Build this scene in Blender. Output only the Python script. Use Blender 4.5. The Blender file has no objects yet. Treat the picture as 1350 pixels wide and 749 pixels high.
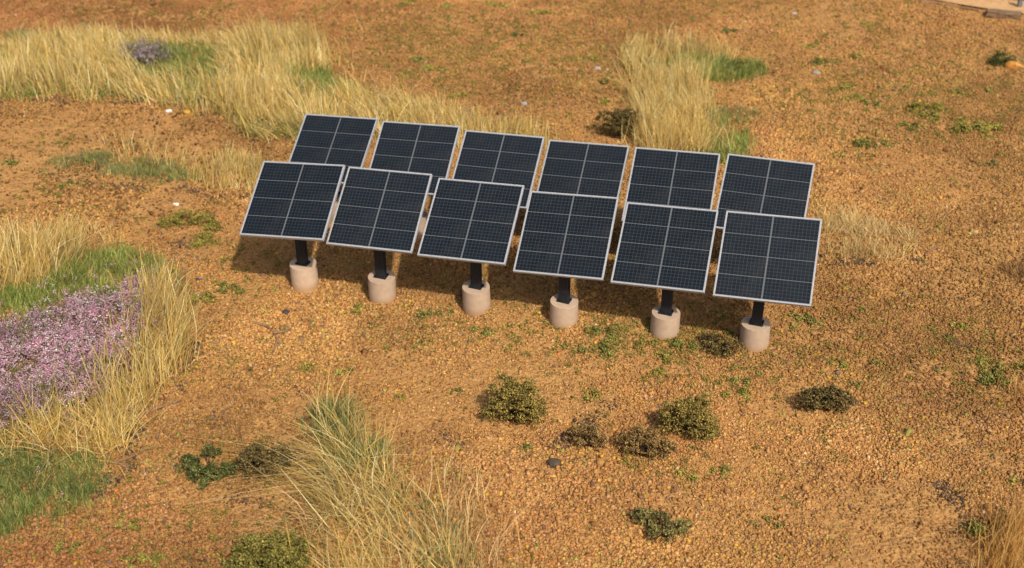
import bpy, math, random
import numpy as np
from mathutils import Matrix, Vector

R = math.radians
rng = np.random.default_rng(7)
random.seed(7)
scene = bpy.context.scene
COL = scene.collection

# ------------------------------------------------------------------ camera
PITCH, CAM_H, F_PX, IMG_W = 0.564636, 15.3001, 1600.0, 1350.0
cam_d = bpy.data.cameras.new('camera')
cam = bpy.data.objects.new('camera', cam_d)
COL.objects.link(cam)
cam.location = (0, 0, CAM_H)
cam.rotation_euler = (R(90) - PITCH, 0, 0)
cam_d.sensor_width = 36
cam_d.lens = 36 * F_PX / IMG_W
cam_d.clip_start = 0.1
cam_d.clip_end = 3000
cam_d.dof.use_dof = True
cam_d.dof.focus_distance = 25.0
cam_d.dof.aperture_fstop = 0.42
scene.camera = cam

# ------------------------------------------------------------------ light
SUN_EL, SUN_AZ = R(48.8), R(152.6)          # azimuth from +Y towards +X
world = bpy.data.worlds.new('World')
scene.world = world
world.use_nodes = True
wn = world.node_tree
for n in list(wn.nodes): wn.nodes.remove(n)
sky = wn.nodes.new('ShaderNodeTexSky')
sky.sky_type = 'NISHITA'; sky.sun_disc = False
sky.air_density = .8; sky.dust_density = 4; sky.ozone_density = .3; sky.sun_elevation = SUN_EL; sky.sun_rotation = SUN_AZ
bg = wn.nodes.new('ShaderNodeBackground'); bg.inputs['Strength'].default_value = 0.12
wo = wn.nodes.new('ShaderNodeOutputWorld')
wn.links.new(sky.outputs[0], bg.inputs[0]); wn.links.new(bg.outputs[0], wo.inputs[0])
sun_d = bpy.data.lights.new('sun', 'SUN')
sun_d.energy = 3.6; sun_d.angle = R(1.8); sun_d.color = (1.0, 0.92, 0.79)
sun = bpy.data.objects.new('sun', sun_d); COL.objects.link(sun)
sd = Vector((math.sin(SUN_AZ) * math.cos(SUN_EL), math.cos(SUN_AZ) * math.cos(SUN_EL), math.sin(SUN_EL)))
sun.rotation_euler = sd.to_track_quat('Z', 'Y').to_euler()
sun.location = sd * 60
scene.view_settings.view_transform = 'Standard'
scene.view_settings.look = 'None'
scene.view_settings.exposure = 0.0
scene.view_settings.gamma = 1.0
scene.view_settings.use_curve_mapping = False

# ------------------------------------------------------------------ noise + terrain height
def _h(i, j, s):
    v = np.sin(i * 127.1 + j * 311.7 + s * 74.7) * 43758.5453
    return v - np.floor(v)
def vn(x, y, sc, seed=0):
    x = np.asarray(x, float) / sc; y = np.asarray(y, float) / sc
    i = np.floor(x); j = np.floor(y); u = x - i; v = y - j
    u = u * u * (3 - 2 * u); v = v * v * (3 - 2 * v)
    a = _h(i, j, seed); b = _h(i + 1, j, seed); c = _h(i, j + 1, seed); d = _h(i + 1, j + 1, seed)
    return (a * (1 - u) + b * u) * (1 - v) + (c * (1 - u) + d * u) * v
def fbm(x, y, sc, seed=0, o=3):
    t = 0; a = 1; n = 0
    for k in range(o):
        t = t + a * vn(x, y, sc, seed + k * 13); n += a; a *= .5; sc /= 2.03
    return t / n

def ray_ground(px, py, z=0.0):
    px = np.asarray(px, float); py = np.asarray(py, float)
    X = (px - 675) / F_PX; U = (374.5 - py) / F_PX
    dy = math.cos(PITCH) + U * math.sin(PITCH); dz = -math.sin(PITCH) + U * math.cos(PITCH)
    t = (z - CAM_H) / dz
    return X * t, dy * t
def to_px(x, y, z):
    dz = z - CAM_H
    fw = y * math.cos(PITCH) - dz * math.sin(PITCH); up = y * math.sin(PITCH) + dz * math.cos(PITCH)
    return 675 + F_PX * x / fw, 374.5 - F_PX * up / fw

# low mats of turf raise the ground slightly: (x, y, rx, ry, h)
def _m(px, py, rx, ry, h):
    x, y = ray_ground(px, py); return (float(x), float(y), rx, ry, h)
MOUNDS = [_m(60, 100, 5, 2.2, .22), _m(250, 105, 4, 2, .2), _m(420, 150, 4, 1.6, .15), _m(60, 400, 2.8, 2.6, .22),
          _m(60, 560, 2.2, 1.6, .18), _m(500, 660, 2.2, 2.2, .12), _m(890, 140, 1.8, 2.6, .14), _m(1140, 320, 1.6, .8, .1)]
def height(x, y):
    x = np.asarray(x, float); y = np.asarray(y, float)
    z = (fbm(x, y, 4.5, 3, 3) - .5) * .22
    z = z + (fbm(x + y * .3, y - x * .25, .8, 21, 2) - .5) * .15
    for mx, my, rx, ry, h in MOUNDS:
        q = ((x - mx) / rx) ** 2 + ((y - my) / ry) ** 2
        z = z + h * np.exp(-q * 1.2)
    return z
def at(px, py):
    x, y = ray_ground(px, py)
    for _ in range(4): x, y = ray_ground(px, py, height(x, y))
    return x, y
def at3(px, py):
    x, y = at(px, py); return Vector((float(x), float(y), float(height(x, y))))

# ------------------------------------------------------------------ helpers
def tag(o, label=None, cat=None, group=None, kind=None):
    if label: o['label'] = label
    if cat: o['category'] = cat
    if group: o['group'] = group
    if kind: o['kind'] = kind
    return o
def empty(name, loc, rz=0):
    o = bpy.data.objects.new(name, None); COL.objects.link(o)
    o.location = loc; o.rotation_euler = (0, 0, rz); o.empty_display_size = .2
    return o
def mesh_np(name, V, F, mat, col=None, parent=None, smooth=False):
    """V (n,3), F (m,k) all k-gons, col (n,3) linear base colours"""
    V = np.asarray(V, np.float32); F = np.asarray(F, np.int32)
    me = bpy.data.meshes.new(name)
    me.vertices.add(len(V)); me.vertices.foreach_set('co', V.ravel())
    k = F.shape[1]; m = len(F)
    me.loops.add(m * k); me.loops.foreach_set('vertex_index', F.ravel())
    me.polygons.add(m)
    me.polygons.foreach_set('loop_start', np.arange(0, m * k, k, dtype=np.int32))
    me.polygons.foreach_set('loop_total', np.full(m, k, np.int32))
    if smooth: me.polygons.foreach_set('use_smooth', np.ones(m, bool))
    if col is not None:
        a = me.color_attributes.new('tint', 'FLOAT_COLOR', 'POINT')
        c = np.ones((len(V), 4), np.float32); c[:, :3] = col
        a.data.foreach_set('color', c.ravel())
    me.update(calc_edges=True)
    me.materials.append(mat)
    o = bpy.data.objects.new(name, me); COL.objects.link(o)
    if parent: o.parent = parent
    return o
class MB:
    def __init__(s): s.v = []; s.f = []
    def add(s, vs, fs, M=None):
        n = len(s.v)
        for p in vs:
            p = Vector(p); s.v.append(tuple(M @ p if M else p))
        for f in fs: s.f.append([i + n for i in f])
    def box(s, c, d, M=None):
        x, y, z = c; a, b, e = d[0] / 2, d[1] / 2, d[2] / 2
        vs = [(x + i * a, y + j * b, z + k * e) for k in (-1, 1) for j in (-1, 1) for i in (-1, 1)]
        s.add(vs, [(0, 2, 3, 1), (4, 5, 7, 6), (0, 1, 5, 4), (2, 6, 7, 3), (0, 4, 6, 2), (1, 3, 7, 5)], M)
    def lathe(s, prof, n=40, M=None):
        vs = []; fs = []
        for r, z in prof:
            for k in range(n):
                a = 2 * math.pi * k / n; vs.append((r * math.cos(a), r * math.sin(a), z))
        for i in range(len(prof) - 1):
            for k in range(n):
                k2 = (k + 1) % n
                fs.append((i * n + k, i * n + k2, (i + 1) * n + k2, (i + 1) * n + k))
        fs.append(tuple(range(n))[::-1]); fs.append(tuple((len(prof) - 1) * n + k for k in range(n)))
        s.add(vs, fs, M)
    def build(s, name, mat, parent=None, bevel=0, smooth=False):
        me = bpy.data.meshes.new(name); me.from_pydata(s.v, [], s.f); me.update()
        me.materials.append(mat)
        o = bpy.data.objects.new(name, me); COL.objects.link(o)
        if parent: o.parent = parent
        if bevel:
            m = o.modifiers.new('bevel', 'BEVEL'); m.width = bevel; m.segments = 2; m.limit_method = 'ANGLE'; m.angle_limit = R(40)
        if smooth:
            for p in me.polygons: p.use_smooth = len(p.vertices) == 4
            me.set_sharp_from_angle(angle=R(32))
        return o

# ------------------------------------------------------------------ materials
def new_mat(name):
    m = bpy.data.materials.new(name); m.use_nodes = True
    nt = m.node_tree; b = nt.nodes['Principled BSDF']
    return m, nt, b
def N(nt, t, **kw):
    n = nt.nodes.new(t)
    for k, v in kw.items(): setattr(n, k, v)
    return n
def noise(nt, vec, scale, detail=4, rough=.6):
    n = N(nt, 'ShaderNodeTexNoise'); n.inputs['Scale'].default_value = scale
    n.inputs['Detail'].default_value = detail; n.inputs['Roughness'].default_value = rough
    nt.links.new(vec, n.inputs['Vector']); return n.outputs['Fac']
def ramp(nt, fac, stops):
    r = N(nt, 'ShaderNodeValToRGB')
    e = r.color_ramp.elements
    while len(e) < len(stops): e.new(.5)
    for i, (p, c) in enumerate(stops):
        e[i].position = p; e[i].color = (*c, 1)
    nt.links.new(fac, r.inputs[0]); return r.outputs[0]
def mixc(nt, f, a, b, mode='MIX'):
    m = N(nt, 'ShaderNodeMix', data_type='RGBA', blend_type=mode)
    for sock, v in ((m.inputs[0], f), (m.inputs[6], a), (m.inputs[7], b)):
        if isinstance(v, (int, float)): sock.default_value = v
        elif isinstance(v, tuple): sock.default_value = (*v, 1)
        else: nt.links.new(v, sock)
    return m.outputs[2]

def ground_mat():
    m, nt, b = new_mat('clay_ground')
    pos = N(nt, 'ShaderNodeNewGeometry').outputs['Position']
    big = noise(nt, pos, .16, 4, .55)
    mid = noise(nt, pos, 1.1, 5, .65)
    fine = noise(nt, pos, 9, 5, .7)
    c = ramp(nt, big, [(.32, (.35, .17, .058)), (.5, (.46, .248, .086)), (.68, (.53, .305, .11))])
    c2 = ramp(nt, mid, [(.3, (.27, .13, .048)), (.5, (.46, .245, .084)), (.72, (.56, .33, .128))])
    c = mixc(nt, .5, c, c2)
    c3 = ramp(nt, fine, [(.28, (.13, .065, .028)), (.45, (.41, .21, .072)), (.7, (.56, .33, .13))])
    c = mixc(nt, .45, c, c3)
    vor = N(nt, 'ShaderNodeTexVoronoi'); vor.inputs['Scale'].default_value = 13
    nt.links.new(pos, vor.inputs['Vector'])
    sep = ramp(nt, vor.outputs['Color'], [(.0, (.75, .75, .75)), (1, (1.2, 1.2, 1.2))])
    c = mixc(nt, .5, c, sep, 'MULTIPLY')
    nt.links.new(c, b.inputs['Base Color'])
    b.inputs['Roughness'].default_value = .95; b.inputs['Specular IOR Level'].default_value = .1
    bump = N(nt, 'ShaderNodeBump'); bump.inputs['Strength'].default_value = 1; bump.inputs['Distance'].default_value = .035
    hmix = N(nt, 'ShaderNodeMath', operation='SUBTRACT')
    nt.links.new(fine, hmix.inputs[0]); nt.links.new(vor.outputs['Distance'], hmix.inputs[1])
    nt.links.new(hmix.outputs[0], bump.inputs['Height']); nt.links.new(bump.outputs[0], b.inputs['Normal'])
    return m
def tint_mat(name, rough=.9, transl=0.0, spec=.1, var=0.0):
    m, nt, b = new_mat(name)
    a = N(nt, 'ShaderNodeAttribute', attribute_name='tint')
    c = a.outputs['Color']
    if var:
        pos = N(nt, 'ShaderNodeNewGeometry').outputs['Position']
        f = noise(nt, pos, 30, 3)
        c = mixc(nt, var, c, ramp(nt, f, [(.3, (.45, .45, .45)), (.7, (1.5, 1.5, 1.5))]), 'MULTIPLY')
    nt.links.new(c, b.inputs['Base Color'])
    b.inputs['Roughness'].default_value = rough; b.inputs['Specular IOR Level'].default_value = spec
    if transl:
        t = N(nt, 'ShaderNodeBsdfTranslucent'); nt.links.new(c, t.inputs['Color'])
        mx = N(nt, 'ShaderNodeMixShader'); mx.inputs[0].default_value = transl
        nt.links.new(b.outputs[0], mx.inputs[1]); nt.links.new(t.outputs[0], mx.inputs[2])
        nt.links.new(mx.outputs[0], nt.nodes['Material Output'].inputs['Surface'])
    return m
def noisy(name, c0, c1, sc, rough=.8, spec=.3, bump=.0, metal=0, extra=None):
    m, nt, b = new_mat(name)
    tc = N(nt, 'ShaderNodeTexCoord').outputs['Object']
    f = noise(nt, tc, sc, 5, .65)
    c = ramp(nt, f, [(.3, c0), (.7, c1)])
    if extra:
        f2 = noise(nt, tc, extra[0], 3, .5); c = mixc(nt, .5, c, ramp(nt, f2, [(.35, extra[1]), (.65, extra[2])]))
    nt.links.new(c, b.inputs['Base Color'])
    b.inputs['Roughness'].default_value = rough; b.inputs['Specular IOR Level'].default_value = spec
    b.inputs['Metallic'].default_value = metal
    if bump:
        bp = N(nt, 'ShaderNodeBump'); bp.inputs['Strength'].default_value = .8; bp.inputs['Distance'].default_value = bump
        nt.links.new(f, bp.inputs['Height']); nt.links.new(bp.outputs[0], b.inputs['Normal'])
    return m
def glass_mat():
    m, nt, b = new_mat('solar_cells')
    tc = N(nt, 'ShaderNodeTexCoord').outputs['Object']
    sp = N(nt, 'ShaderNodeSeparateXYZ'); nt.links.new(tc, sp.inputs[0])
    def math_(op, a, v=None, v2=None):
        n = N(nt, 'ShaderNodeMath', operation=op)
        nt.links.new(a, n.inputs[0])
        if v is not None:
            if isinstance(v, (int, float)): n.inputs[1].default_value = v
            else: nt.links.new(v, n.inputs[1])
        return n.outputs[0]
    def line(axis, period, w, off=0.0):
        a = math_('ADD', sp.outputs[axis], off + 50 * period)
        a = math_('MODULO', a, period)
        a = math_('SUBTRACT', a, period / 2); a = math_('ABSOLUTE', a)
        return math_('GREATER_THAN', a, period / 2 - w / 2)
    cell = math_('MAXIMUM', line(0, .96 / 12, .010), line(2, .48 / 6, .010))
    mod_h = line(2, .48, .016)
    ax = math_('ABSOLUTE', sp.outputs[0]); mod_v = math_('LESS_THAN', ax, .017)
    n1 = noise(nt, tc, 2.5, 4, .6)
    base = ramp(nt, n1, [(.3, (.0045, .0065, .0115)), (.7, (.0075, .0115, .018))])
    oi = N(nt, 'ShaderNodeObjectInfo'); base = mixc(nt, 1.0, base, ramp(nt, oi.outputs['Random'], [(0, (.8, .85, .9)), (1, (1.3, 1.25, 1.2))]), 'MULTIPLY')
    dust = N(nt, 'ShaderNodeMapRange'); nt.links.new(noise(nt, tc, 1.7, 6, .75), dust.inputs[0]); dust.inputs[1].default_value = .5; dust.inputs[2].default_value = .8; dust.inputs[4].default_value = .07
    base = mixc(nt, dust.outputs[0], base, (.30, .22, .15))
    c = mixc(nt, cell, base, (.032, .044, .050))
    c = mixc(nt, mod_h, c, (.11, .125, .132))
    c = mixc(nt, mod_v, c, (.12, .13, .138))
    nt.links.new(c, b.inputs['Base Color'])
    rf = N(nt, 'ShaderNodeMapRange'); nt.links.new(noise(nt, tc, 5, 5, .7), rf.inputs[0])
    rf.inputs[3].default_value = .34; rf.inputs[4].default_value = .5
    nt.links.new(rf.outputs[0], b.inputs['Roughness'])
    b.inputs['Specular IOR Level'].default_value = .22
    return m
M_GROUND = ground_mat()
M_CRUMB = tint_mat('clay_crumbs', .95, 0, .08, .35)
M_GRASS = tint_mat('grass_blades', .6, .38, .3)
M_FOLI = tint_mat('foliage_bits', .9, .1, .1)
M_PETAL = tint_mat('flower_petals', .8, .25, .1)
M_CELL = glass_mat()
M_ALU = noisy('dull_aluminium', (.34, .35, .37), (.46, .47, .49), 14, .5, .5, .003, .2, (60, (.28, .29, .31), (.52, .53, .55)))
M_POST = noisy('dark_steel', (.008, .011, .016), (.018, .022, .028), 6, .5, .35, .002)
def stain_concrete(m):
    nt = m.node_tree; b = nt.nodes['Principled BSDF']; src = b.inputs['Base Color'].links[0].from_socket
    tc = N(nt, 'ShaderNodeTexCoord').outputs['Object']; sp = N(nt, 'ShaderNodeSeparateXYZ'); nt.links.new(tc, sp.inputs[0])
    f = noise(nt, tc, 9, 5, .7)
    mr = N(nt, 'ShaderNodeMapRange'); nt.links.new(sp.outputs[2], mr.inputs[0]); mr.inputs[1].default_value = .20; mr.inputs[2].default_value = .02
    ad = N(nt, 'ShaderNodeMath', operation='MULTIPLY'); nt.links.new(mr.outputs[0], ad.inputs[0]); nt.links.new(f, ad.inputs[1])
    ad2 = N(nt, 'ShaderNodeMath', operation='MULTIPLY'); ad2.inputs[1].default_value = 1.5; ad2.use_clamp = True; nt.links.new(ad.outputs[0], ad2.inputs[0])
    c = mixc(nt, ad2.outputs[0], src, (.42, .24, .10))
    oi = N(nt, 'ShaderNodeObjectInfo'); r2 = ramp(nt, oi.outputs['Random'], [(0, (.88, .86, .84)), (1, (1.06, 1.04, 1.02))])
    c = mixc(nt, 1.0, c, r2, 'MULTIPLY'); nt.links.new(c, b.inputs['Base Color'])
    return m
M_CONC = noisy('pinkish_concrete', (.53, .39, .275), (.58, .44, .32), 3, .88, .15, .004, 0, (9, (.50, .37, .26), (.60, .46, .34)))
stain_concrete(M_CONC)
M_BACK = noisy('panel_backing', (.05, .05, .055), (.09, .09, .1), 6, .7, .3)
M_WOOD = noisy('dry_wood', (.16, .085, .045), (.34, .20, .11), 12, .9, .1, .02)
M_STEM = noisy('twiggy_stem', (.05, .03, .018), (.10, .06, .035), 12, .9, .1, .01)
M_ROAD = noisy('grey_road', (.09, .075, .075), (.13, .11, .105), 1.2, .9, .2, .01)
M_SAND = noisy('pale_sand', (.50, .29, .13), (.60, .37, .18), .8, .95, .1, .01, 0, (6, (.48, .27, .12), (.66, .42, .21)))

# ------------------------------------------------------------------ ground sheet
def axis(lo, hi, step, far):
    a = np.arange(lo, hi + 1e-6, step)
    out = []; d = step * 3; p = hi
    while p < far: p += d; d *= 1.35; out.append(p)
    out2 = []; d = step * 3; p = lo
    while p > -far: p -= d; d *= 1.35; out2.append(p)
    return np.array(out2[::-1] + list(a) + out)
xs = axis(-26, 26, .085, 900); ys = axis(10, 47, .085, 900)
GX, GY = np.meshgrid(xs, ys)
Z = height(GX, GY)
near = np.exp(-np.maximum(0, np.maximum(np.abs(GX) - 26, np.maximum(10 - GY, GY - 47))) / 4)
rel = (fbm(GX + GY * .37, GY - GX * .29, .24, 51, 2) - .5) * .06
rel *= .5 + fbm(GX, GY, 2.5, 91, 2)
Z = Z * (.3 + .7 * near) + rel * near
# beyond the corner of the plot the ground drops a little to a flat sandy track
V = np.stack([GX, GY, Z], -1).reshape(-1, 3)
nx, ny = len(xs), len(ys)
idx = np.arange(nx * ny).reshape(ny, nx)
F = np.stack([idx[:-1, :-1], idx[:-1, 1:], idx[1:, 1:], idx[1:, :-1]], -1).reshape(-1, 4)
g = mesh_np('ground', V, F, M_GROUND, smooth=True); tag(g, kind='structure')

# sandy track and road past the far right corner
def sheet(name, pts, mat, dz):
    n = 40
    A = np.array(pts[:len(pts) // 2], float); B = np.array(pts[len(pts) // 2:][::-1], float)
    t = np.linspace(0, 1, len(A)); u = np.linspace(0, 1, n)
    Ax = np.stack([np.interp(u, t, A[:, 0]), np.interp(u, t, A[:, 1])], -1)
    Bx = np.stack([np.interp(u, t, B[:, 0]), np.interp(u, t, B[:, 1])], -1)
    m = 12; P = []
    for j in range(m):
        w = j / (m - 1); q = Ax * (1 - w) + Bx * w
        P.append(np.stack([q[:, 0], q[:, 1], height(q[:, 0], q[:, 1]) * .3 + dz], -1))
    V = np.concatenate(P); ii = np.arange(m * n).reshape(m, n)
    F = np.stack([ii[:-1, :-1], ii[:-1, 1:], ii[1:, 1:], ii[1:, :-1]], -1).reshape(-1, 4)
    o = mesh_np(name, V, F, mat, smooth=True); tag(o, kind='structure'); return o
def gxy(*pp): return [tuple(float(q) for q in ray_ground(*p)) for p in pp]
sheet('path', gxy((1050, -9), (1130, -3), (1215, 1), (1290, 13), (1350, 22), (1420, 30)) + gxy((1420, -30), (1350, -26), (1290, -28), (1215, -30), (1130, -32), (1050, -34)), M_SAND, .10)
sheet('road', gxy((1180, -8), (1250, -3), (1300, 2), (1350, 5), (1420, 9)) + gxy((1420, -40), (1350, -42), (1300, -44), (1250, -46), (1180, -48)), M_ROAD, .14)

# ------------------------------------------------------------------ polygons in plan
def plan(poly, hz=0.0):
    p = np.array(poly, float); x, y = ray_ground(p[:, 0], p[:, 1], hz); return np.stack([x, y], -1)
def inside(P, x, y):
    c = np.zeros(len(x), bool); n = len(P); j = n - 1
    for i in range(n):
        xi, yi = P[i]; xj, yj = P[j]
        k = ((yi > y) != (yj > y)) & (x < (xj - xi) * (y - yi) / (yj - yi + 1e-12) + xi)
        c ^= k; j = i
    return c
def area(P):
    x, y = P[:, 0], P[:, 1]; return .5 * abs(np.dot(x, np.roll(y, 1)) - np.dot(y, np.roll(x, 1)))
def fill(poly, dens, jitter=.25, clump=0.0, cs=.5, seed=0):
    P = plan(poly); n = int(area(P) * dens)
    lo, hi = P.min(0), P.max(0); out = []; tot = 0
    while tot < n:
        q = rng.uniform(lo, hi, (n * 2, 2)); q = q[inside(P, q[:, 0], q[:, 1])]
        if clump:
            w = fbm(q[:, 0], q[:, 1], cs, 200 + seed, 2); q = q[rng.random(len(q)) < np.clip(1 + (w - .55) * 6 * clump, .03, 1)]
        out.append(q); tot += len(q)
    q = np.concatenate(out)[:n]
    return q + rng.normal(0, jitter * 1.6, q.shape) * (rng.random((n, 1)) < .55)
def colmix(n, pal, wts, jit=.12):
    pal = np.array(pal); w = np.array(wts, float); w /= w.sum()
    k = rng.choice(len(pal), n, p=w); c = pal[k] * rng.uniform(1 - jit * 2.2, 1 + jit, (n, 1)); c *= rng.uniform(1 - jit / 3, 1 + jit / 3, (n, 3))
    return c

# ------------------------------------------------------------------ clay crumbs
OCT = np.array([(1, 0, 0), (-1, 0, 0), (0, 1, 0), (0, -1, 0), (0, 0, 1), (0, 0, -1)], float)
OCTF = np.array([(0, 2, 4), (2, 1, 4), (1, 3, 4), (3, 0, 4), (2, 0, 5), (1, 2, 5), (3, 1, 5), (0, 3, 5)])
CUB = np.array([(i, j, k) for k in (-.62, .62) for j in (-.62, .62) for i in (-.62, .62)], float)
CUBF = np.array([(0, 2, 3), (0, 3, 1), (4, 5, 7), (4, 7, 6), (0, 1, 5), (0, 5, 4), (2, 6, 7), (2, 7, 3), (0, 4, 6), (0, 6, 2), (1, 3, 7), (1, 7, 5)])
def rand_rot(n):
    q = rng.normal(size=(n, 4)); q /= np.linalg.norm(q, axis=1, keepdims=True); w, x, y, z = q.T
    return np.stack([1 - 2 * (y * y + z * z), 2 * (x * y - z * w), 2 * (x * z + y * w), 2 * (x * y + z * w), 1 - 2 * (x * x + z * z), 2 * (y * z - x * w), 2 * (x * z - y * w), 2 * (y * z + x * w), 1 - 2 * (x * x + y * y)], -1).reshape(n, 3, 3)
def bits(P, S, C, shape='oct', jit=.3, aniso=(.6, 1.2)):
    T, TF = (OCT, OCTF) if shape == 'oct' else (CUB, CUBF)
    n = len(P); k = len(T)
    V = T[None] * (1 + rng.uniform(-jit, jit, (n, k, 1))) * rng.uniform(*aniso, (n, 1, 3)) + rng.normal(0, jit * .25, (n, k, 3))
    V = np.einsum('nij,nkj->nki', rand_rot(n), V) * np.asarray(S).reshape(-1, 1, 1) + P[:, None]
    F = TF[None] + (np.arange(n) * k)[:, None, None]
    return V.reshape(-1, 3), F.reshape(-1, 3), np.repeat(C, k, 0)

n = 1350000
cx, cy = rng.uniform(-27, 27, n * 2), rng.uniform(10.5, 47.5, n * 2)
px, py = to_px(cx, cy, 0)
out_d = np.maximum(np.maximum(-60 - px, px - 1410), np.maximum(-18 - py, py - 790)).clip(0)
k = rng.random(len(px)) < np.where(out_d > 0, .55 * np.exp(-(out_d / 420) ** 2), 1)
w = fbm(cx, cy, 1.5, 500, 3)
smooth_l = np.exp(-(((px - 130) / 230) ** 2 + ((py - 215) / 95) ** 2) ** 2)     # trodden smooth clay at the left
smooth_r = np.exp(-(((px - 1260) / 260) ** 2 + ((py - 20) / 50) ** 2) ** 2)
smooth_b = np.exp(-(((px - 180) / 160) ** 2 + ((py - 660) / 60) ** 2) ** 2)
dn = np.clip(.5 + (w - .44) * 5.5, .22, 1) * (1 - .72 * smooth_l) * (1 - .6 * smooth_r) * (1 - .3 * smooth_b)
k &= rng.random(len(cx)) < dn
cx, cy, smooth_l, px, py = cx[k], cy[k], smooth_l[k], px[k], py[k]; n = len(cx)
S = rng.lognormal(math.log(.0255), .30, n).clip(.013, .055)
S *= .8 + .4 * vn(cx, cy, 2.2, 511)
big = rng.random(n) < .012; S[big] *= rng.uniform(1.3, 2.0, big.sum())
cz = height(cx, cy) + (fbm(cx + cy * .37, cy - cx * .29, .24, 51, 2) - .5) * .055 + S * rng.uniform(-.25, .65, n)
tone = fbm(cx, cy, 4.5, 531, 3)[:, None]
Cc = colmix(n, [(.475, .263, .092), (.415, .222, .076), (.535, .312, .118), (.28, .142, .052), (.55, .35, .155)], [32, 30, 18, 15, 5], .10)
def fleck(c, p, sc, seed, pw=6.0):
    f = fbm(cx, cy, sc, seed, 2); m_ = rng.random(n) < p * np.clip((f - .40) * pw, .12, 3)
    Cc[m_] = np.array(c) * rng.uniform(.8, 1.15, (m_.sum(), 1))
fleck((.60, .37, .07), .04, 1.1, 571); fleck((.52, .21, .06), .014, .9, 572); fleck((.20, .12, .06), .035, .8, 573); fleck((.22, .17, .12), .012, .6, 574, 9)
fleck((.66, .52, .34), .002, 1.5, 575); fleck((.36, .32, .08), .035, .7, 576, 8)
dk = rng.random(n) < smooth_l * .32; Cc[dk] *= .42; S[dk] *= 1.15
Cc = Cc * (.52 + .88 * tone) * (.8 + .4 * fbm(cx, cy, 1.1, 533, 2)[:, None])
red = np.clip((fbm(cx, cy, 6, 541, 2) - .5) * 1.6, 0, .5)[:, None]
red = np.maximum(red, np.clip((150 - py) / 130, 0, 1)[:, None] * np.clip(1.2 - px / 1200, .35, 1)[:, None])
red = np.maximum(red, np.exp(-(((px - 120) / 260) ** 2 + ((py - 740) / 90) ** 2))[:, None])
Cc = Cc * np.array([.985, .955, .93]); Cc = Cc * (1 - red * np.array([.20, .32, .24]))
# soil-brown crumbs darkened to paint the shadow under the turf mats' lower rims
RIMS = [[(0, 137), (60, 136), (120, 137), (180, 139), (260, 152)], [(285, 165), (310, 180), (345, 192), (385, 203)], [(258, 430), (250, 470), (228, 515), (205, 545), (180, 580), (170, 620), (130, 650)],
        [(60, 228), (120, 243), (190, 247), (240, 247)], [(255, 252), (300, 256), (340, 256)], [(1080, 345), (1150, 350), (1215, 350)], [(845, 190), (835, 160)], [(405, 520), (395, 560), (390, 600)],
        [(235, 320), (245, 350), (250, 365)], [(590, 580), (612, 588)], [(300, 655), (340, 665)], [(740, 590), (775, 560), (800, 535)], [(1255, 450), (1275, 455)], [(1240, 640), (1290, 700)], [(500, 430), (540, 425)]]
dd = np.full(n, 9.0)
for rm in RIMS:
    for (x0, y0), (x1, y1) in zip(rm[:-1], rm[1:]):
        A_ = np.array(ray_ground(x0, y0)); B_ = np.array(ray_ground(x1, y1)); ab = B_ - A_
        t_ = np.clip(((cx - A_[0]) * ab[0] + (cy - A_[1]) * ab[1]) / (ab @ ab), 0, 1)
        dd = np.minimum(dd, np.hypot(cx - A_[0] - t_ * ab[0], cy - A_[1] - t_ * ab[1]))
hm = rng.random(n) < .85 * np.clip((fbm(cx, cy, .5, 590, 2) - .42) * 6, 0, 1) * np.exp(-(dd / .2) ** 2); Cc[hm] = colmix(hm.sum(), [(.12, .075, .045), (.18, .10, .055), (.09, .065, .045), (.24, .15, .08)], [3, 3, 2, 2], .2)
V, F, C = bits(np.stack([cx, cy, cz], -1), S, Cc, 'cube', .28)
o = mesh_np('gravel', V, F, M_CRUMB, C); tag(o, 'loose orange brown clay crumbs and grit strewn over all the bare ground', 'gravel', kind='stuff')

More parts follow.
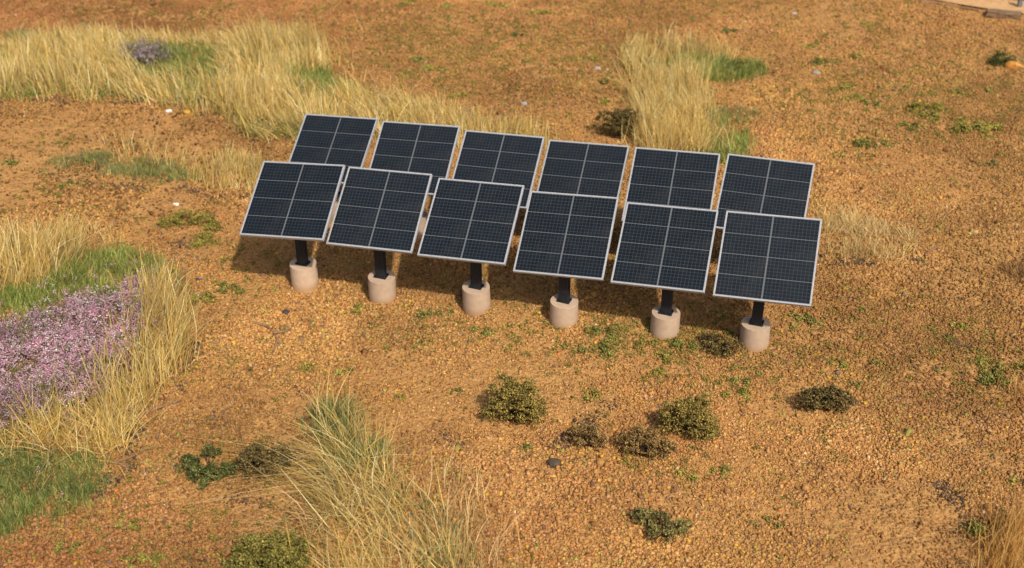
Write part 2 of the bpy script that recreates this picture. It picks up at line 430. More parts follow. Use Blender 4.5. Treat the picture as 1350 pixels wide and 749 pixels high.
# ------------------------------------------------------------------ grass
STRAW = [(.80, .61, .22), (.70, .50, .15), (.93, .79, .40), (.48, .32, .09), (.78, .54, .15)]
SW = [30, 26, 18, 12, 14]
GREEN = [(.33, .37, .08), (.23, .29, .06), (.43, .46, .12), (.22, .32, .09), (.58, .52, .17)]
GW = [30, 25, 18, 14, 10]
def blades(q, h, lean_a, lean, w, C, segs=4, spread=.5, droop=.25, bias=.35):
    n = len(q); h = np.broadcast_to(h, n)
    a = lean_a + rng.normal(0, spread, n) + (fbm(q[:, 0], q[:, 1], 1.3, 950, 2) - .5) * 2.4
    h = h * (.55 + .85 * fbm(q[:, 0] + 3, q[:, 1], .9, 960, 2))
    lean = lean * (.5 + fbm(q[:, 0], q[:, 1] + 7, 1.1, 970, 2))
    rnd = rng.random(n) < bias; a = np.where(rnd, rng.uniform(-math.pi, math.pi, n), a)
    L = np.abs(rng.normal(lean, lean * .35 + .08))
    t = np.linspace(0, 1, segs + 1)[None]
    dx, dy = np.cos(a)[:, None], np.sin(a)[:, None]
    hor = h[:, None] * L[:, None] * (t * .45 + t ** 2 * .55)
    up = h[:, None] * (t - droop * L[:, None] * t ** 2 * rng.uniform(.6, 1.5, (n, 1))) / np.sqrt(1 + L[:, None] ** 2) * 1.15
    kx = rng.normal(0, .05, (n, 1)) * h[:, None] * np.sin(t * math.pi); ky = rng.normal(0, .05, (n, 1)) * h[:, None] * np.sin(t * math.pi)
    z0 = height(q[:, 0], q[:, 1])[:, None] - .02
    P = np.stack([q[:, :1] + dx * hor + kx, q[:, 1:] + dy * hor + ky, z0 + up], -1)
    s = rng.uniform(-math.pi, math.pi, n) * .35            # blade faces mostly across the lean
    wd = np.stack([np.cos(s), np.sin(s), np.zeros(n)], -1)[:, None]
    ww = (np.broadcast_to(w, n)[:, None] * np.array([1, .95, .8, .55, .18] if segs == 4 else [1, .9, .6, .18])[None])[..., None] / 2
    V = np.stack([P - wd * ww, P + wd * ww], 2)             # n, segs+1, 2, 3
    base = (np.arange(n) * (segs + 1) * 2)[:, None, None]
    f = np.array([[2 * i, 2 * i + 1, 2 * i + 3, 2 * i + 2] for i in range(segs)])[None]
    F = (base + f).reshape(-1, 4)
    return V.reshape(-1, 3), F, np.repeat(C, (segs + 1) * 2, 0)
def join(parts):
    Vs, Fs, Cs = [], [], []; n = 0
    for V, F, C in parts:
        Vs.append(V); Fs.append(F + n); Cs.append(C); n += len(V)
    return np.concatenate(Vs), np.concatenate(Fs), np.concatenate(Cs)
def dry(poly, dens, h=.75, la=2.2, lean=.6, w=.017, seed=0, pal=None, clump=.5, jit=.15, **kw):
    q = fill(poly, dens, jit, clump, .45, seed); n = len(q)
    hh = h * rng.uniform(.45, 1.15, n)
    tone = .72 + .5 * fbm(q[:, 0], q[:, 1], .45, 600 + seed, 2)
    return blades(q, hh, la, lean, w * rng.uniform(.55, 1.35, n), colmix(n, pal or STRAW, SW, .2) * tone[:, None], **kw)
def turf(poly, dens, h=.22, w=.02, seed=0, pal=None, clump=.7, jit=.12, la=1.5, lean=.5):
    q = fill(poly, dens, jit, clump, .5, seed); n = len(q)
    tone = .65 + .7 * fbm(q[:, 0], q[:, 1], .5, 650 + seed, 2)
    return blades(q, h * rng.uniform(.4, 1.2, n), la, lean, w * rng.uniform(.6, 1.3, n), colmix(n, pal or GREEN, GW, .2) * tone[:, None], segs=4, bias=.7)
def grass_obj(name, parts, label, cat, group=None):
    V, F, C = join(parts); o = mesh_np(name, V, F, M_GRASS, C); tag(o, label, cat, group, 'stuff'); return o
UPL = R(125); UPR = R(60)


grass_obj('dry_grass', [
    dry([(-40, 80), (60, 68), (150, 64), (165, 92), (195, 122), (240, 148), (180, 138), (60, 134), (-40, 134)], 300, .95, UPL, .85, .024, 1, clump=.5, spread=.35, bias=.15),
    dry([(100, 56), (250, 54), (340, 54), (330, 66), (250, 68), (120, 66)], 260, .7, UPL, .6, .024, 8, clump=.5),
    dry([(300, 92), (335, 62), (400, 60), (436, 84), (425, 104), (380, 110), (310, 125)], 330, .95, UPL, .7, .024, 2, clump=.4, spread=.4, bias=.15),
    dry([(300, 130), (370, 122), (440, 140), (500, 146), (560, 158), (600, 172), (560, 190), (400, 190), (338, 184), (300, 158)], 330, .95, UPL, .8, .024, 9, clump=.5, spread=.35, bias=.15),
    dry([(190, 120), (290, 100), (330, 120), (300, 158), (262, 152), (215, 142)], 110, .8, UPL, .8, .022, 10, clump=.6),
    turf([(-40, 80), (60, 68), (150, 64), (165, 92), (195, 122), (240, 148), (180, 138), (60, 134), (-40, 134)], 130, .45, .022, 70),
    turf([(300, 92), (400, 62), (436, 84), (440, 140), (500, 146), (560, 160), (400, 190), (338, 184), (300, 158)], 170, .42, .022, 71),
    dry([(-40, 60), (450, 50), (470, 100), (560, 140), (540, 150), (420, 75), (-40, 78)], 28, .8, UPL, .8, .018, 72, spread=.8),
    dry([(540, 152), (620, 164), (690, 182), (725, 198), (640, 200), (540, 190)], 230, .85, R(85), .45, .021, 3, clump=.6),
    dry([(700, 185), (760, 198), (740, 205), (690, 200)], 60, .5, R(85), .45, .021, 18),
    turf([(-30, 105), (50, 108), (85, 128), (60, 134), (-30, 134)], 600, .34, .025, 4),
    turf([(150, 72), (235, 64), (300, 70), (300, 100), (285, 125), (300, 152), (262, 150), (215, 130), (170, 105)], 480, .36, .024, 5),
    turf([(375, 104), (440, 106), (480, 130), (440, 148), (380, 132)], 560, .45, .024, 6),
    turf([(290, 150), (400, 160), (430, 186), (335, 184)], 250, .3, .022, 19, pal=[(.30, .31, .10), (.22, .24, .07), (.40, .40, .14), (.28, .30, .15), (.46, .40, .16)]),
    turf([(10, 50), (85, 44), (95, 60), (10, 64)], 330, .35, .022, 7, pal=[(.30, .31, .10), (.22, .24, .07), (.40, .40, .14), (.28, .30, .15), (.46, .40, .16)]),
], 'tall straw coloured dry grass leaning left behind the back row of panels, far left', 'grass')
grass_obj('dry_grass', [
    dry([(235, 210), (300, 208), (345, 218), (350, 250), (300, 250), (245, 240)], 230, .45, R(85), .4, .018, 11, clump=.8),
    dry([(130, 185), (240, 190), (260, 225), (150, 215)], 55, .6, R(90), .5, .018, 12),
    turf([(62, 215), (110, 208), (180, 205), (240, 218), (250, 238), (200, 245), (140, 238), (80, 226)], 420, .2, .020, 13, pal=[(.30, .31, .10), (.22, .24, .07), (.40, .40, .14), (.28, .30, .15), (.46, .40, .16)]),
    turf([(140, 205), (225, 222), (262, 230), (262, 240), (150, 235), (110, 215)], 170, .22, .020, 14),
], 'short sparse straw and olive turf strip left of the solar panels', 'grass')
grass_obj('dry_grass', [
    dry([(-60, 340), (20, 332), (90, 325), (115, 340), (75, 385), (20, 400), (-60, 405)], 250, 1.05, R(75), .55, .019, 21, clump=.5, spread=.7),
    dry([(50, 310), (140, 300), (160, 325), (60, 335)], 100, .4, R(90), .5, .018, 22),
    dry([(185, 385), (220, 388), (244, 425), (248, 460), (228, 505), (195, 530), (160, 560), (120, 545), (160, 490), (190, 440)], 250, .95, R(70), .5, .018, 23, clump=.5, spread=.7),
    dry([(-60, 580), (40, 575), (110, 550), (170, 535), (200, 520), (190, 560), (165, 605), (110, 612), (40, 605), (-60, 610)], 330, .9, R(95), .95, .017, 24, clump=.5, spread=1.3, droop=.4, bias=.5),
    dry([(150, 480), (60, 520), (-60, 560), (-60, 590), (60, 570), (170, 530)], 90, .6, R(95), .7, .017, 28, spread=1.2),
    dry([(190, 345), (245, 385), (256, 440), (225, 430), (200, 385)], 70, .6, R(120), .7, .017, 25, spread=1.),
    turf([(-50, 405), (60, 385), (110, 350), (170, 334), (210, 352), (222, 378), (150, 402), (90, 416), (60, 432), (-50, 462)], 1000, .29, .02, 26),
    dry([(60, 370), (200, 345), (210, 375), (60, 410)], 40, .5, R(40), 1.0, .016, 20, spread=1.2),
    turf([(-60, 600), (60, 605), (130, 612), (142, 640), (105, 670), (60, 698), (-60, 725)], 1500, .22, .018, 27, clump=.5, pal=[(.24, .29, .07), (.16, .21, .05), (.33, .37, .10), (.14, .21, .07), (.48, .42, .15)]),
    turf([(-60, 530), (40, 545), (40, 600), (-60, 600)], 300, .25, .018, 28),
    turf([(190, 350), (245, 385), (245, 410), (190, 390)], 230, .25, .018, 29, pal=[(.30, .31, .10), (.22, .24, .07), (.40, .40, .14), (.28, .30, .15), (.46, .40, .16)]),
    dry([(-60, 605), (150, 600), (150, 640), (-60, 640)], 25, .6, R(95), 1.2, .016, 30, spread=1.2),
], 'long straw and green grass ringing the lilac flowers at the left edge', 'grass')
grass_obj('dry_grass', [
    dry([(440, 580), (465, 590), (510, 630), (560, 680), (590, 730), (620, 800), (440, 800), (425, 710), (430, 665), (440, 640)], 105, 1.0, R(158), 1.4, .0155, 31, spread=.35, clump=.7, droop=.3, bias=.1),
    dry([(430, 575), (480, 590), (560, 650), (600, 700), (640, 800), (400, 800), (400, 710), (430, 640)], 50, 1.0, R(110), 1.1, .0155, 36, spread=1.2, clump=.6, droop=.45, bias=.4),
    dry([(405, 545), (450, 548), (520, 610), (540, 650), (440, 620)], 75, .9, R(110), .7, .015, 32, spread=.6),
    dry([(575, 620), (625, 638), (665, 700), (675, 790), (590, 740)], 75, .7, R(80), .55, .0155, 33, spread=.6, pal=[(.78, .56, .26), (.70, .47, .19), (.88, .70, .38), (.52, .34, .14), (.74, .54, .24)]),
    dry([(390, 640), (430, 620), (430, 720), (385, 720)], 45, 1.0, R(168), 1.6, .0155, 37, spread=.4, pal=[(.78, .56, .26), (.70, .47, .19), (.88, .70, .38), (.52, .34, .14), (.74, .54, .24)]),
    turf([(408, 540), (450, 540), (510, 600), (520, 640), (425, 620)], 620, .36, .016, 34, pal=[(.34, .38, .13), (.25, .29, .09), (.44, .46, .16), (.30, .36, .14), (.58, .52, .2)]),
    turf([(520, 640), (600, 690), (640, 760), (560, 760), (500, 700)], 260, .28, .016, 35, pal=[(.34, .38, .13), (.25, .29, .09), (.44, .46, .16), (.30, .36, .14), (.58, .52, .2)]),
    turf([(420, 620), (520, 640), (560, 770), (400, 770)], 70, .25, .016, 38, pal=[(.30, .31, .10), (.22, .24, .07), (.40, .40, .14), (.28, .30, .15), (.46, .40, .16)]),
], 'tangled pale grass clump with bent blades at the bottom centre left', 'grass')
grass_obj('dry_grass', [
    dry([(838, 122), (900, 112), (925, 130), (935, 160), (925, 215), (850, 215), (838, 190), (845, 160)], 330, .95, R(95), .5, .02, 41, clump=.5, spread=.5),
    dry([(825, 62), (870, 58), (950, 68), (970, 84), (880, 78), (840, 90), (840, 110), (825, 100)], 150, .75, R(95), .55, .02, 42, clump=.5),
    dry([(850, 90), (950, 95), (920, 115), (850, 115)], 90, .8, R(95), .55, .02, 47, clump=.5),
    dry([(832, 118), (845, 150), (838, 150), (828, 125)], 160, 1.0, R(160), .9, .02, 48, spread=.3),
    turf([(850, 72), (940, 78), (1000, 86), (1012, 100), (960, 112), (900, 102), (855, 95)], 560, .32, .022, 43),
    turf([(940, 145), (1000, 146), (998, 158), (945, 160)], 420, .2, .02, 44, pal=[(.30, .31, .10), (.22, .24, .07), (.40, .40, .14), (.28, .30, .15), (.46, .40, .16)]),
    turf([(920, 160), (975, 162), (988, 190), (970, 215), (920, 215)], 560, .34, .022, 45),
    dry([(900, 165), (950, 165), (980, 215), (900, 215)], 60, .6, R(90), .6, .02, 46),
], 'upright straw grass with green edges behind the fifth back panel', 'grass')
grass_obj('dry_grass', [
    dry([(1078, 292), (1120, 290), (1180, 307), (1215, 332), (1180, 346), (1120, 345), (1078, 335)], 480, .48, R(80), .8, .018, 51, clump=1.0, pal=[(.84, .62, .27), (.76, .52, .20), (.92, .74, .38), (.60, .40, .15), (.80, .58, .24)], spread=1.3, bias=.5),
    dry([(1075, 282), (1110, 272), (1140, 290), (1078, 302)], 70, .6, R(75), .6, .018, 52),
    turf([(1085, 322), (1180, 330), (1170, 345), (1085, 342)], 160, .13, .02, 53, pal=[(.30, .31, .10), (.22, .24, .07), (.40, .40, .14), (.28, .30, .15), (.46, .40, .16)]),
], 'low flattened dry grass just right of the solar panels', 'grass')
grass_obj('dry_grass', [
    dry([(1345, 90), (1400, 84), (1400, 104), (1355, 102)], 300, .75, R(120), .8, .02, 61)],
    'small straw tuft by the orange stone at the upper right edge', 'grass')
grass_obj('dry_grass', [
    dry([(1290, 750), (1315, 712), (1400, 680), (1400, 790), (1280, 790)], 520, .75, R(75), .5, .0155, 62, spread=.7, pal=[(.72, .44, .13), (.64, .36, .10), (.82, .56, .22), (.52, .28, .08), (.74, .46, .12)])],
    'rusty orange dry grass clump in the bottom right corner', 'grass')
grass_obj('dry_grass', [
    dry([(1326, 508), (1400, 500), (1400, 526), (1330, 524)], 460, .42, R(100), .7, .016, 63, pal=[(.66, .38, .12), (.56, .30, .09), (.72, .46, .17), (.36, .2, .07), (.6, .38, .12)])],
    'little rusty brown grass tuft halfway down the right edge', 'grass')
grass_obj('dry_grass', [
    dry([(1322, 352), (1400, 342), (1400, 370), (1330, 370)], 480, .34, R(150), .9, .016, 64, pal=[(.34, .20, .08), (.24, .13, .05), (.5, .3, .12), (.13, .075, .035), (.42, .25, .09)])],
    'dark brown flattened grass tuft on the right edge level with the panels', 'grass')

# lilac flowers: stems with tiny petals
def flowers(poly, dens, h, seed, pal, pw, name, label):
    q = np.concatenate([fill(poly, dens, .14, 1.0, .3, seed), fill(poly, dens * .2, .4, .6, .3, seed)]); n = len(q)
    hh = h * rng.uniform(.5, 1.1, n) * (.75 + .5 * vn(q[:, 0], q[:, 1], .35, 700 + seed))
    z = height(q[:, 0], q[:, 1])
    P = np.stack([q[:, 0], q[:, 1], z + hh], -1)
    m = 6
    P[:, :2] += rng.normal(0, .05, (n, 2)); PP = np.repeat(P, m, 0) + rng.normal(0, .026, (n * m, 3))
    C = np.repeat(colmix(n, pal, pw, .12), m, 0) * rng.uniform(.75, 1.2, (n * m, 1)) * (.7 + .5 * vn(PP[:, 0], PP[:, 1], .5, 720 + seed))[:, None]
    V, F, C = bits(PP, rng.uniform(.010, .022, n * m), C, 'oct', .3, (.3, 1.2))
    o = mesh_np(name, V, F, M_PETAL, C); tag(o, label, 'flowers', None, 'stuff')
    k = rng.random(n) < .8
    st = blades(q[k], hh[k], 1.5, .2, .014, colmix(k.sum(), [(.12, .14, .05), (.16, .12, .06), (.2, .2, .09)], [1, 1, 1], .2), bias=.8)
    return st
st1 = flowers([(-60, 462), (60, 432), (110, 412), (160, 394), (200, 378), (214, 395), (190, 445), (165, 490), (140, 528), (100, 552), (50, 570), (-60, 580)], 520, .34, 1,
              [(.88, .52, .66), (.74, .40, .52), (.95, .74, .80), (.46, .30, .28), (.96, .92, .90), (.30, .29, .12)], [28, 22, 18, 11, 6, 15],
              'lilac_flowers', 'dense carpet of lilac flowers inside the grass at the left edge')
st1b = turf([(-60, 450), (60, 425), (170, 385), (215, 380), (205, 440), (150, 530), (60, 575), (-60, 585)], 150, .38, .018, 75)
grass_obj('flower_stems', [st1, st1b], 'short brown green stems under the big lilac flower carpet', 'stems')
st2 = flowers([(160, 84), (190, 76), (225, 80), (226, 98), (190, 104), (166, 98)], 200, .5, 2,
              [(.52, .38, .44), (.42, .30, .35), (.66, .52, .58), (.30, .22, .20), (.8, .74, .78), (.24, .20, .11)], [28, 24, 16, 14, 6, 14],
              'lilac_flowers', 'small faded lilac flower patch in the tall grass, top left')
grass_obj('flower_stems', [st2], 'stems of the small lilac flower patch in the far tall grass', 'stems')

# ------------------------------------------------------------------ solar panels
FP = [[-4.923, 24.0505, 2.2966, -0.3549, -1.06, -0.1341], [-2.9482, 23.7449, 2.2312, -0.3148, -1.0011, -0.0652], [-0.8956, 23.2828, 2.1993, -0.3562, -1.0239, -0.0919],
      [1.18, 22.9239, 2.0489, -0.3937, -0.9743, -0.1242], [3.2702, 22.3698, 2.0751, -0.3694, -1.0237, -0.0967], [5.3459, 21.7302, 2.1851, -0.3747, -0.9643, -0.0991]]
BP = [[-4.5637, 27.6417, 1.8175, -0.3905, -1.0398, -0.1199], [-2.4246, 26.5558, 2.1038, -0.3134, -1.0329, -0.0769], [-0.3883, 26.0333, 2.072, -0.343, -1.0111, -0.0714],
      [1.6568, 25.9457, 1.8644, -0.3805, -1.0082, -0.1011], [3.6867, 24.9364, 2.1426, -0.3344, -0.9945, -0.0769], [5.7695, 24.5543, 2.1294, -0.337, -1.0044, -0.0346]]
PED = [(-4.87, 24.14), (-2.995, 23.57), (-.806, 23.13), (1.157, 22.55), (3.365, 22.075), (5.272, 21.66)]
def panel_rot(y, t, r):
    return (Matrix.Rotation(y, 3, 'Z') @ Matrix.Rotation(t, 3, 'X') @ Matrix.Rotation(r, 3, 'Y')).to_4x4()
def make_panel():
    root = empty('solar_panel', (0, 0, 0))
    b = MB(); b.lathe([(.318, -.3), (.318, .02), (.314, .50), (.312, .577), (.309, .580)], 56)
    ped = b.build('concrete_base', M_CONC, root, smooth=True)
    b = MB(); b.box((0, 0, .5), (.225, .150, 1.0)); b.box((0, -.079, .5), (.09, .012, .98)); 
    post = b.build('post', M_POST, root, bevel=.008)
    b = MB(); b.box((0, 0, .012), (.30, .22, .024))
    for sx in (-1, 1):
        for sy in (-1, 1): b.lathe([(.018, .024), (.018, .048), (.012, .052)], 8, Matrix.Translation((sx * .127, sy * .09, 0)))
    foot = b.build('foot_plate', M_POST, root, bevel=.004)
    # panel: local x right, z up the slope, -y towards the sky side
    b = MB(); t = .075; w = .038
    b.box((0, 0, 1 - w / 2), (2, t, w)); b.box((0, 0, -1 + w / 2), (2, t, w))
    b.box((-1 + w / 2, 0, 0), (w, t, 2 - 2 * w - .002)); b.box((1 - w / 2, 0, 0), (w, t, 2 - 2 * w - .002))
    fr = b.build('panel_frame', M_ALU, root, bevel=.006)
    b = MB(); b.box((0, -.021, 0), (2 - 2 * w - .002, .014, 2 - 2 * w - .002)); b.build('solar_cells', M_CELL, fr)
    b = MB(); b.box((0, .006, 0), (2 - 2 * w - .004, .012, 2 - 2 * w - .004)); b.build('back_sheet', M_BACK, fr)
    b = MB()
    for z in (-.45, .45): b.box((0, .052, z), (1.7, .05, .07))
    for x in (-.16, .16): b.box((x, .10, 0), (.06, .046, 1.2))
    b.build('mounting_rail', M_POST, fr)
    return root
ORD = ['first', 'second', 'third', 'fourth', 'fifth', 'sixth']
proto = make_panel(); used = False
def copy_thing(root):
    r = root.copy(); COL.objects.link(r)
    for ch in root.children:
        c = ch.copy(); COL.objects.link(c); c.parent = r
        for g_ in ch.children:
            d = g_.copy(); COL.objects.link(d); d.parent = c
    return r
def kid(root, nm): return [c for c in root.children if c.name.split('.')[0] == nm][0]
front_lab = ['leftmost of all, base at the left end of the front row', 'second from the left, its left edge touching the first', 'third from the left, with gaps on both sides',
             'fourth from the left, above the fourth concrete base', 'fifth from the left, next to the nearest one', 'rightmost and nearest of all panels']
for row, PL in (('f', FP), ('b', BP)):
    for i, (x, y, z, a, t, r) in enumerate(PL):
        o = proto if not used else copy_thing(proto)
        used = True
        if row == 'f': bx, by = PED[i]
        else:
            bx, by = x + random.uniform(-.03, .03), y - .08
        yaw = a + random.uniform(-.04, .04)
        o.location = (bx, by, 0)
        M = panel_rot(a, t, r)
        nrm = M.to_3x3() @ Vector((0, -1, 0)); nrm.normalize()
        if nrm.z < 0: nrm = -nrm
        # top of the post meets the underside of the panel
        off = nrm.x * (bx - x) + nrm.y * (by - y)
        ztop = z - off / nrm.z - .145 / nrm.z
        p = kid(o, 'post'); p.location = (0, 0, .575); p.scale = (1, 1, ztop - .575 - .02); p.rotation_euler = (0, 0, yaw)
        kid(o, 'foot_plate').location = (0, 0, .5805); kid(o, 'foot_plate').rotation_euler = (0, 0, yaw)
        kid(o, 'concrete_base').rotation_euler = (R(random.uniform(-.8, .8)), R(random.uniform(-.8, .8)), random.uniform(0, 6))
        fr = kid(o, 'panel_frame'); fr.location = (x - bx, y - by, z); fr.rotation_euler = M.to_euler()
        if row == 'f':
            lab = 'front row solar panel, ' + front_lab[i]
        else:
            lab = 'partly hidden back row solar panel, ' + (['leftmost of that row', 'second from its left end', 'third from its left end', 'third from its right end', 'second from its right end', 'rightmost of that row'][i])
        tag(o, lab, 'solar panel', 'solar panels standing in two rows')

# ------------------------------------------------------------------ shrubs and moss
OLIVE = ([(.36, .28, .07), (.24, .20, .05), (.46, .34, .09), (.15, .11, .04), (.52, .34, .10)], [30, 25, 18, 15, 8])
BROWN = ([(.36, .23, .085), (.26, .16, .06), (.46, .29, .11), (.16, .10, .045), (.32, .24, .07)], [30, 25, 18, 15, 12])
MOSS = ([(.36, .32, .065), (.27, .26, .05), (.44, .37, .09), (.20, .18, .04), (.46, .32, .10)], [30, 25, 20, 14, 8])
DGRN = ([(.13, .155, .045), (.085, .11, .033), (.19, .20, .06), (.045, .055, .02), (.30, .26, .08)], [30, 25, 18, 14, 8])
BGRN = ([(.27, .235, .075), (.18, .165, .055), (.36, .30, .10), (.10, .09, .035), (.46, .33, .12)], [30, 25, 18, 14, 8])
FGRN = ([(.27, .27, .06), (.19, .20, .045), (.34, .32, .085), (.13, .13, .035), (.42, .31, .10)], [30, 25, 18, 14, 8])
DARK = ([(.21, .16, .055), (.14, .11, .04), (.28, .20, .07), (.08, .06, .03), (.36, .24, .09)], [30, 25, 18, 20, 8])
OLMO = ([(.30, .27, .06), (.20, .19, .045), (.38, .32, .08), (.12, .11, .03), (.42, .30, .09)], [30, 25, 20, 16, 8])
def lobes_bits(lobes, pal, dens, bs, under=.25, halo=0, ball=False):
    """lobes: (dx, dy, rx, ry, rz) around the thing's base; foam bits crowd a crumbly shell"""
    Ps, Ss = [], []
    base_l = list(lobes)
    if ball:                      # every lobe carries smaller clumps on its skin
        sub = []
        for dx, dy, rx, ry, rz in lobes:
            for _ in range(9):
                a = rng.uniform(0, 2 * math.pi); e = rng.uniform(-.2, 1)
                c = math.sqrt(max(0, 1 - e * e)) * .85; q = rng.uniform(.28, .5)
                sub.append((dx + math.cos(a) * c * rx, dy + math.sin(a) * c * ry, rx * q, ry * q, rz * q, rz * (.56 + .5 * e) - rz * q * .56))
        lobes = [(*l, 0) for l in lobes] + sub
    else: lobes = [(*l, 0) for l in lobes]
    for dx, dy, rx, ry, rz, z0 in lobes:
        a = rx * ry + (rx + ry) * rz; n = max(12, int(dens * a))
        d = rng.normal(size=(n, 3)); d /= np.linalg.norm(d, axis=1, keepdims=True); d[:, 2] = np.abs(d[:, 2]) * 1.0 - (0 if ball else 1) * under * (rng.random(n) < .3)
        ang = np.arctan2(d[:, 1], d[:, 0])
        lump = 1 + .22 * np.sin(ang * 3 + rng.uniform(0, 6)) * (1 - np.abs(d[:, 2])) + .15 * np.sin(d[:, 2] * 7 + ang * 5 + rng.uniform(0, 6)) + .1 * np.sin(ang * 9 + d[:, 2] * 11)
        rr = (1 - .38 * rng.random(n) ** 1.7) * lump * (1 + np.abs(rng.normal(0, .16, n)) * (rng.random(n) < .3))
        if ball:
            d2 = d.copy(); lo = rng.random(n) < .42; d2[lo, 2] *= -.8
            P = d2 * rr[:, None] * np.array([rx, ry, rz * .56]) + np.array([dx, dy, rz * .56 + max(z0, 0)])
        else:
            P = d * rr[:, None] * np.array([rx, ry, rz]) + np.array([dx, dy, rz * .12])
        Ps.append(P); Ss.append(bs * rng.uniform(.55, 1.5, n))
    if halo:
        dx, dy, rx, ry, rz = np.array(base_l).T
        m = int(halo); j = rng.integers(0, len(base_l), m); rr = rng.normal(0, .75, (m, 2)) * (rx[j] + .05)[:, None]
        Ps.append(np.stack([dx[j] + rr[:, 0], dy[j] + rr[:, 1], rng.uniform(-.01, .03, m)], -1)); Ss.append(bs * rng.uniform(.5, 1.2, m))
    P = np.concatenate(Ps); S = np.concatenate(Ss)
    # gaps: drop bits in noise pockets
    w = vn(P[:, 0] + 9, P[:, 1] + P[:, 2] * 1.7 + 5, .14, 801); k = rng.random(len(P)) < np.clip((w - .34) * 5, .05, 1)
    P, S = P[k], S[k]
    C = colmix(len(P), pal[0], pal[1], .2) * (.6 + .8 * vn(P[:, 0] * 1.0 + 3, P[:, 1] + P[:, 2], .11, 811))[:, None]
    return bits(P, S, C, 'oct', .3, (.5, 1.25))
def shrub(px, py, wpx, hm, pal, label, cat='shrub', name='shrub', lobes=None, bs=.017, dens=3000, stem=True, group=None, asp=.75):
    """px, py: foot of the plant; wpx: width in photo pixels; hm: height in metres"""
    c = at3(px, py); d = math.hypot(c.y, CAM_H); W = wpx * (c.y * math.cos(PITCH) + CAM_H * math.sin(PITCH)) / F_PX
    root = empty(name, c); tag(root, label, cat, group)
    if lobes is None:
        k = random.randint(3, 5); lobes = []
        for i in range(k):
            a = 2 * math.pi * i / k + random.uniform(-.5, .5); q = random.uniform(.12, .30)
            s = random.uniform(.22, .34)
            lobes.append((q * math.cos(a), q * math.sin(a) * asp, s, s * .85, random.uniform(.7, 1.0)))
    L = [(x * W, y * W, rx * W, ry * W, h * hm) for x, y, rx, ry, h in lobes]
    V, F, C = lobes_bits(L, pal, dens, bs, halo=(30 + wpx * 5) if not stem else 60, ball=stem)
    mesh_np('foliage', V, F, M_FOLI, C, root)
    if stem:
        b = MB()
        for x, y, rx, ry, h in L:
            for _ in range(6):
                e = Vector((x + random.uniform(-.95, .95) * rx, y + random.uniform(-.9, .9) * ry, h * random.uniform(.5, 1.12)))
                s0 = Vector((x * .3 + random.uniform(-.04, .04), y * .3 + random.uniform(-.04, .04), -.05)); q = (e - s0).to_track_quat('Z', 'Y').to_matrix().to_4x4()
                b.lathe([(.014, 0), (.009, (e - s0).length * .6), (.004, (e - s0).length)], 6, Matrix.Translation(s0) @ q)
        b.build('stem', M_STEM, root)
    return root
G1 = 'bushes growing on the bare ground in front of the panels'
shrub(680, 553, 86, .8, OLIVE, 'largest olive green bush with a short stem, alone in front of the third base', group=G1,
      lobes=[(-.30, -.02, .20, .18, .75), (-.12, .10, .24, .2, .95), (.12, .08, .24, .2, 1.0), (.26, -.10, .22, .2, .8), (.05, -.10, .22, .18, .85)])
shrub(905, 573, 80, .72, OLIVE, 'tall olive bush just up and right of the two brown mounds', group=G1,
      lobes=[(-.20, .02, .26, .2, .9), (.10, .10, .28, .22, 1.0), (.18, -.12, .26, .2, .8), (-.36, .2, .12, .12, .6), (.4, -.1, .13, .1, .4)])
shrub(850, 600, 72, .55, BROWN, 'wide low brown bush between the tall olive bush and the smaller brown mound', group=G1,
      lobes=[(-.22, .05, .26, .2, 1.0), (.05, .0, .27, .2, .9), (.28, -.1, .22, .16, .75)])
shrub(775, 588, 54, .42, BROWN, 'small flat brown mound, leftmost of the cluster of three bushes', group=G1,
      lobes=[(-.25, .05, .24, .2, .9), (.02, .0, .27, .24, 1.0), (.25, -.08, .2, .2, .8)])
shrub(1083, 539, 72, .48, DARK, 'dark brown bush standing alone right of centre on bare ground', group=G1,
      lobes=[(-.25, -.02, .26, .2, 1.0), (.08, .06, .26, .2, .9), (.28, -.05, .24, .18, .8), (.05, .3, .2, .14, .5)])
shrub(872, 702, 80, .30, BGRN, 'bluish green creeping bush with open arms near the bottom edge', group=G1,
      lobes=[(-.36, .22, .16, .13, 1.0), (-.15, .18, .16, .12, .9), (.02, .16, .12, .14, .9), (-.02, -.18, .2, .16, .9), (.2, -.08, .17, .12, .9), (.38, .0, .14, .1, .8), (-.12, -.02, .12, .12, .6)])
shrub(272, 624, 74, .26, DGRN, 'dark green lobed plant at the lower left, beside an olive bush', group=G1, bs=.017,
      lobes=[(-.28, .08, .2, .17, 1.0), (.02, .42, .15, .14, .9), (-.08, -.14, .2, .16, .8), (.18, -.06, .22, .18, .9), (.0, -.32, .16, .12, .6), (.4, .0, .16, .14, .7)])
shrub(345, 622, 74, .55, DARK, 'olive brown bush between the dark green plant and the tangled grass', group=G1)
shrub(352, 752, 110, .5, OLMO, 'yellow green mossy bush cut off by the bottom edge under the grass', group=G1, bs=.018)
shrub(820, 178, 58, .75, DARK, 'dark round bush at the left foot of the grass behind the fourth back panel')
shrub(950, 462, 66, .30, DARK, 'dark scrubby bush in shade between the fifth and sixth concrete bases', dens=1800)
shrub(985, 95, 50, .3, FGRN, 'green bush at the right tip of the far green turf', stem=False)
shrub(1322, 84, 38, .35, DGRN, 'dark green bush beside the orange stone, upper right', stem=False)
shrub(247, 298, 84, .30, MOSS, 'wide yellow green cushion left of the front panels', name='moss_cushion', cat='moss', stem=False,
      lobes=[(-.3, .05, .2, .16, .8), (-.05, .12, .26, .18, 1.0), (.2, .1, .24, .16, .9), (.42, -.1, .14, .14, .6), (.36, -.38, .14, .12, .5)])

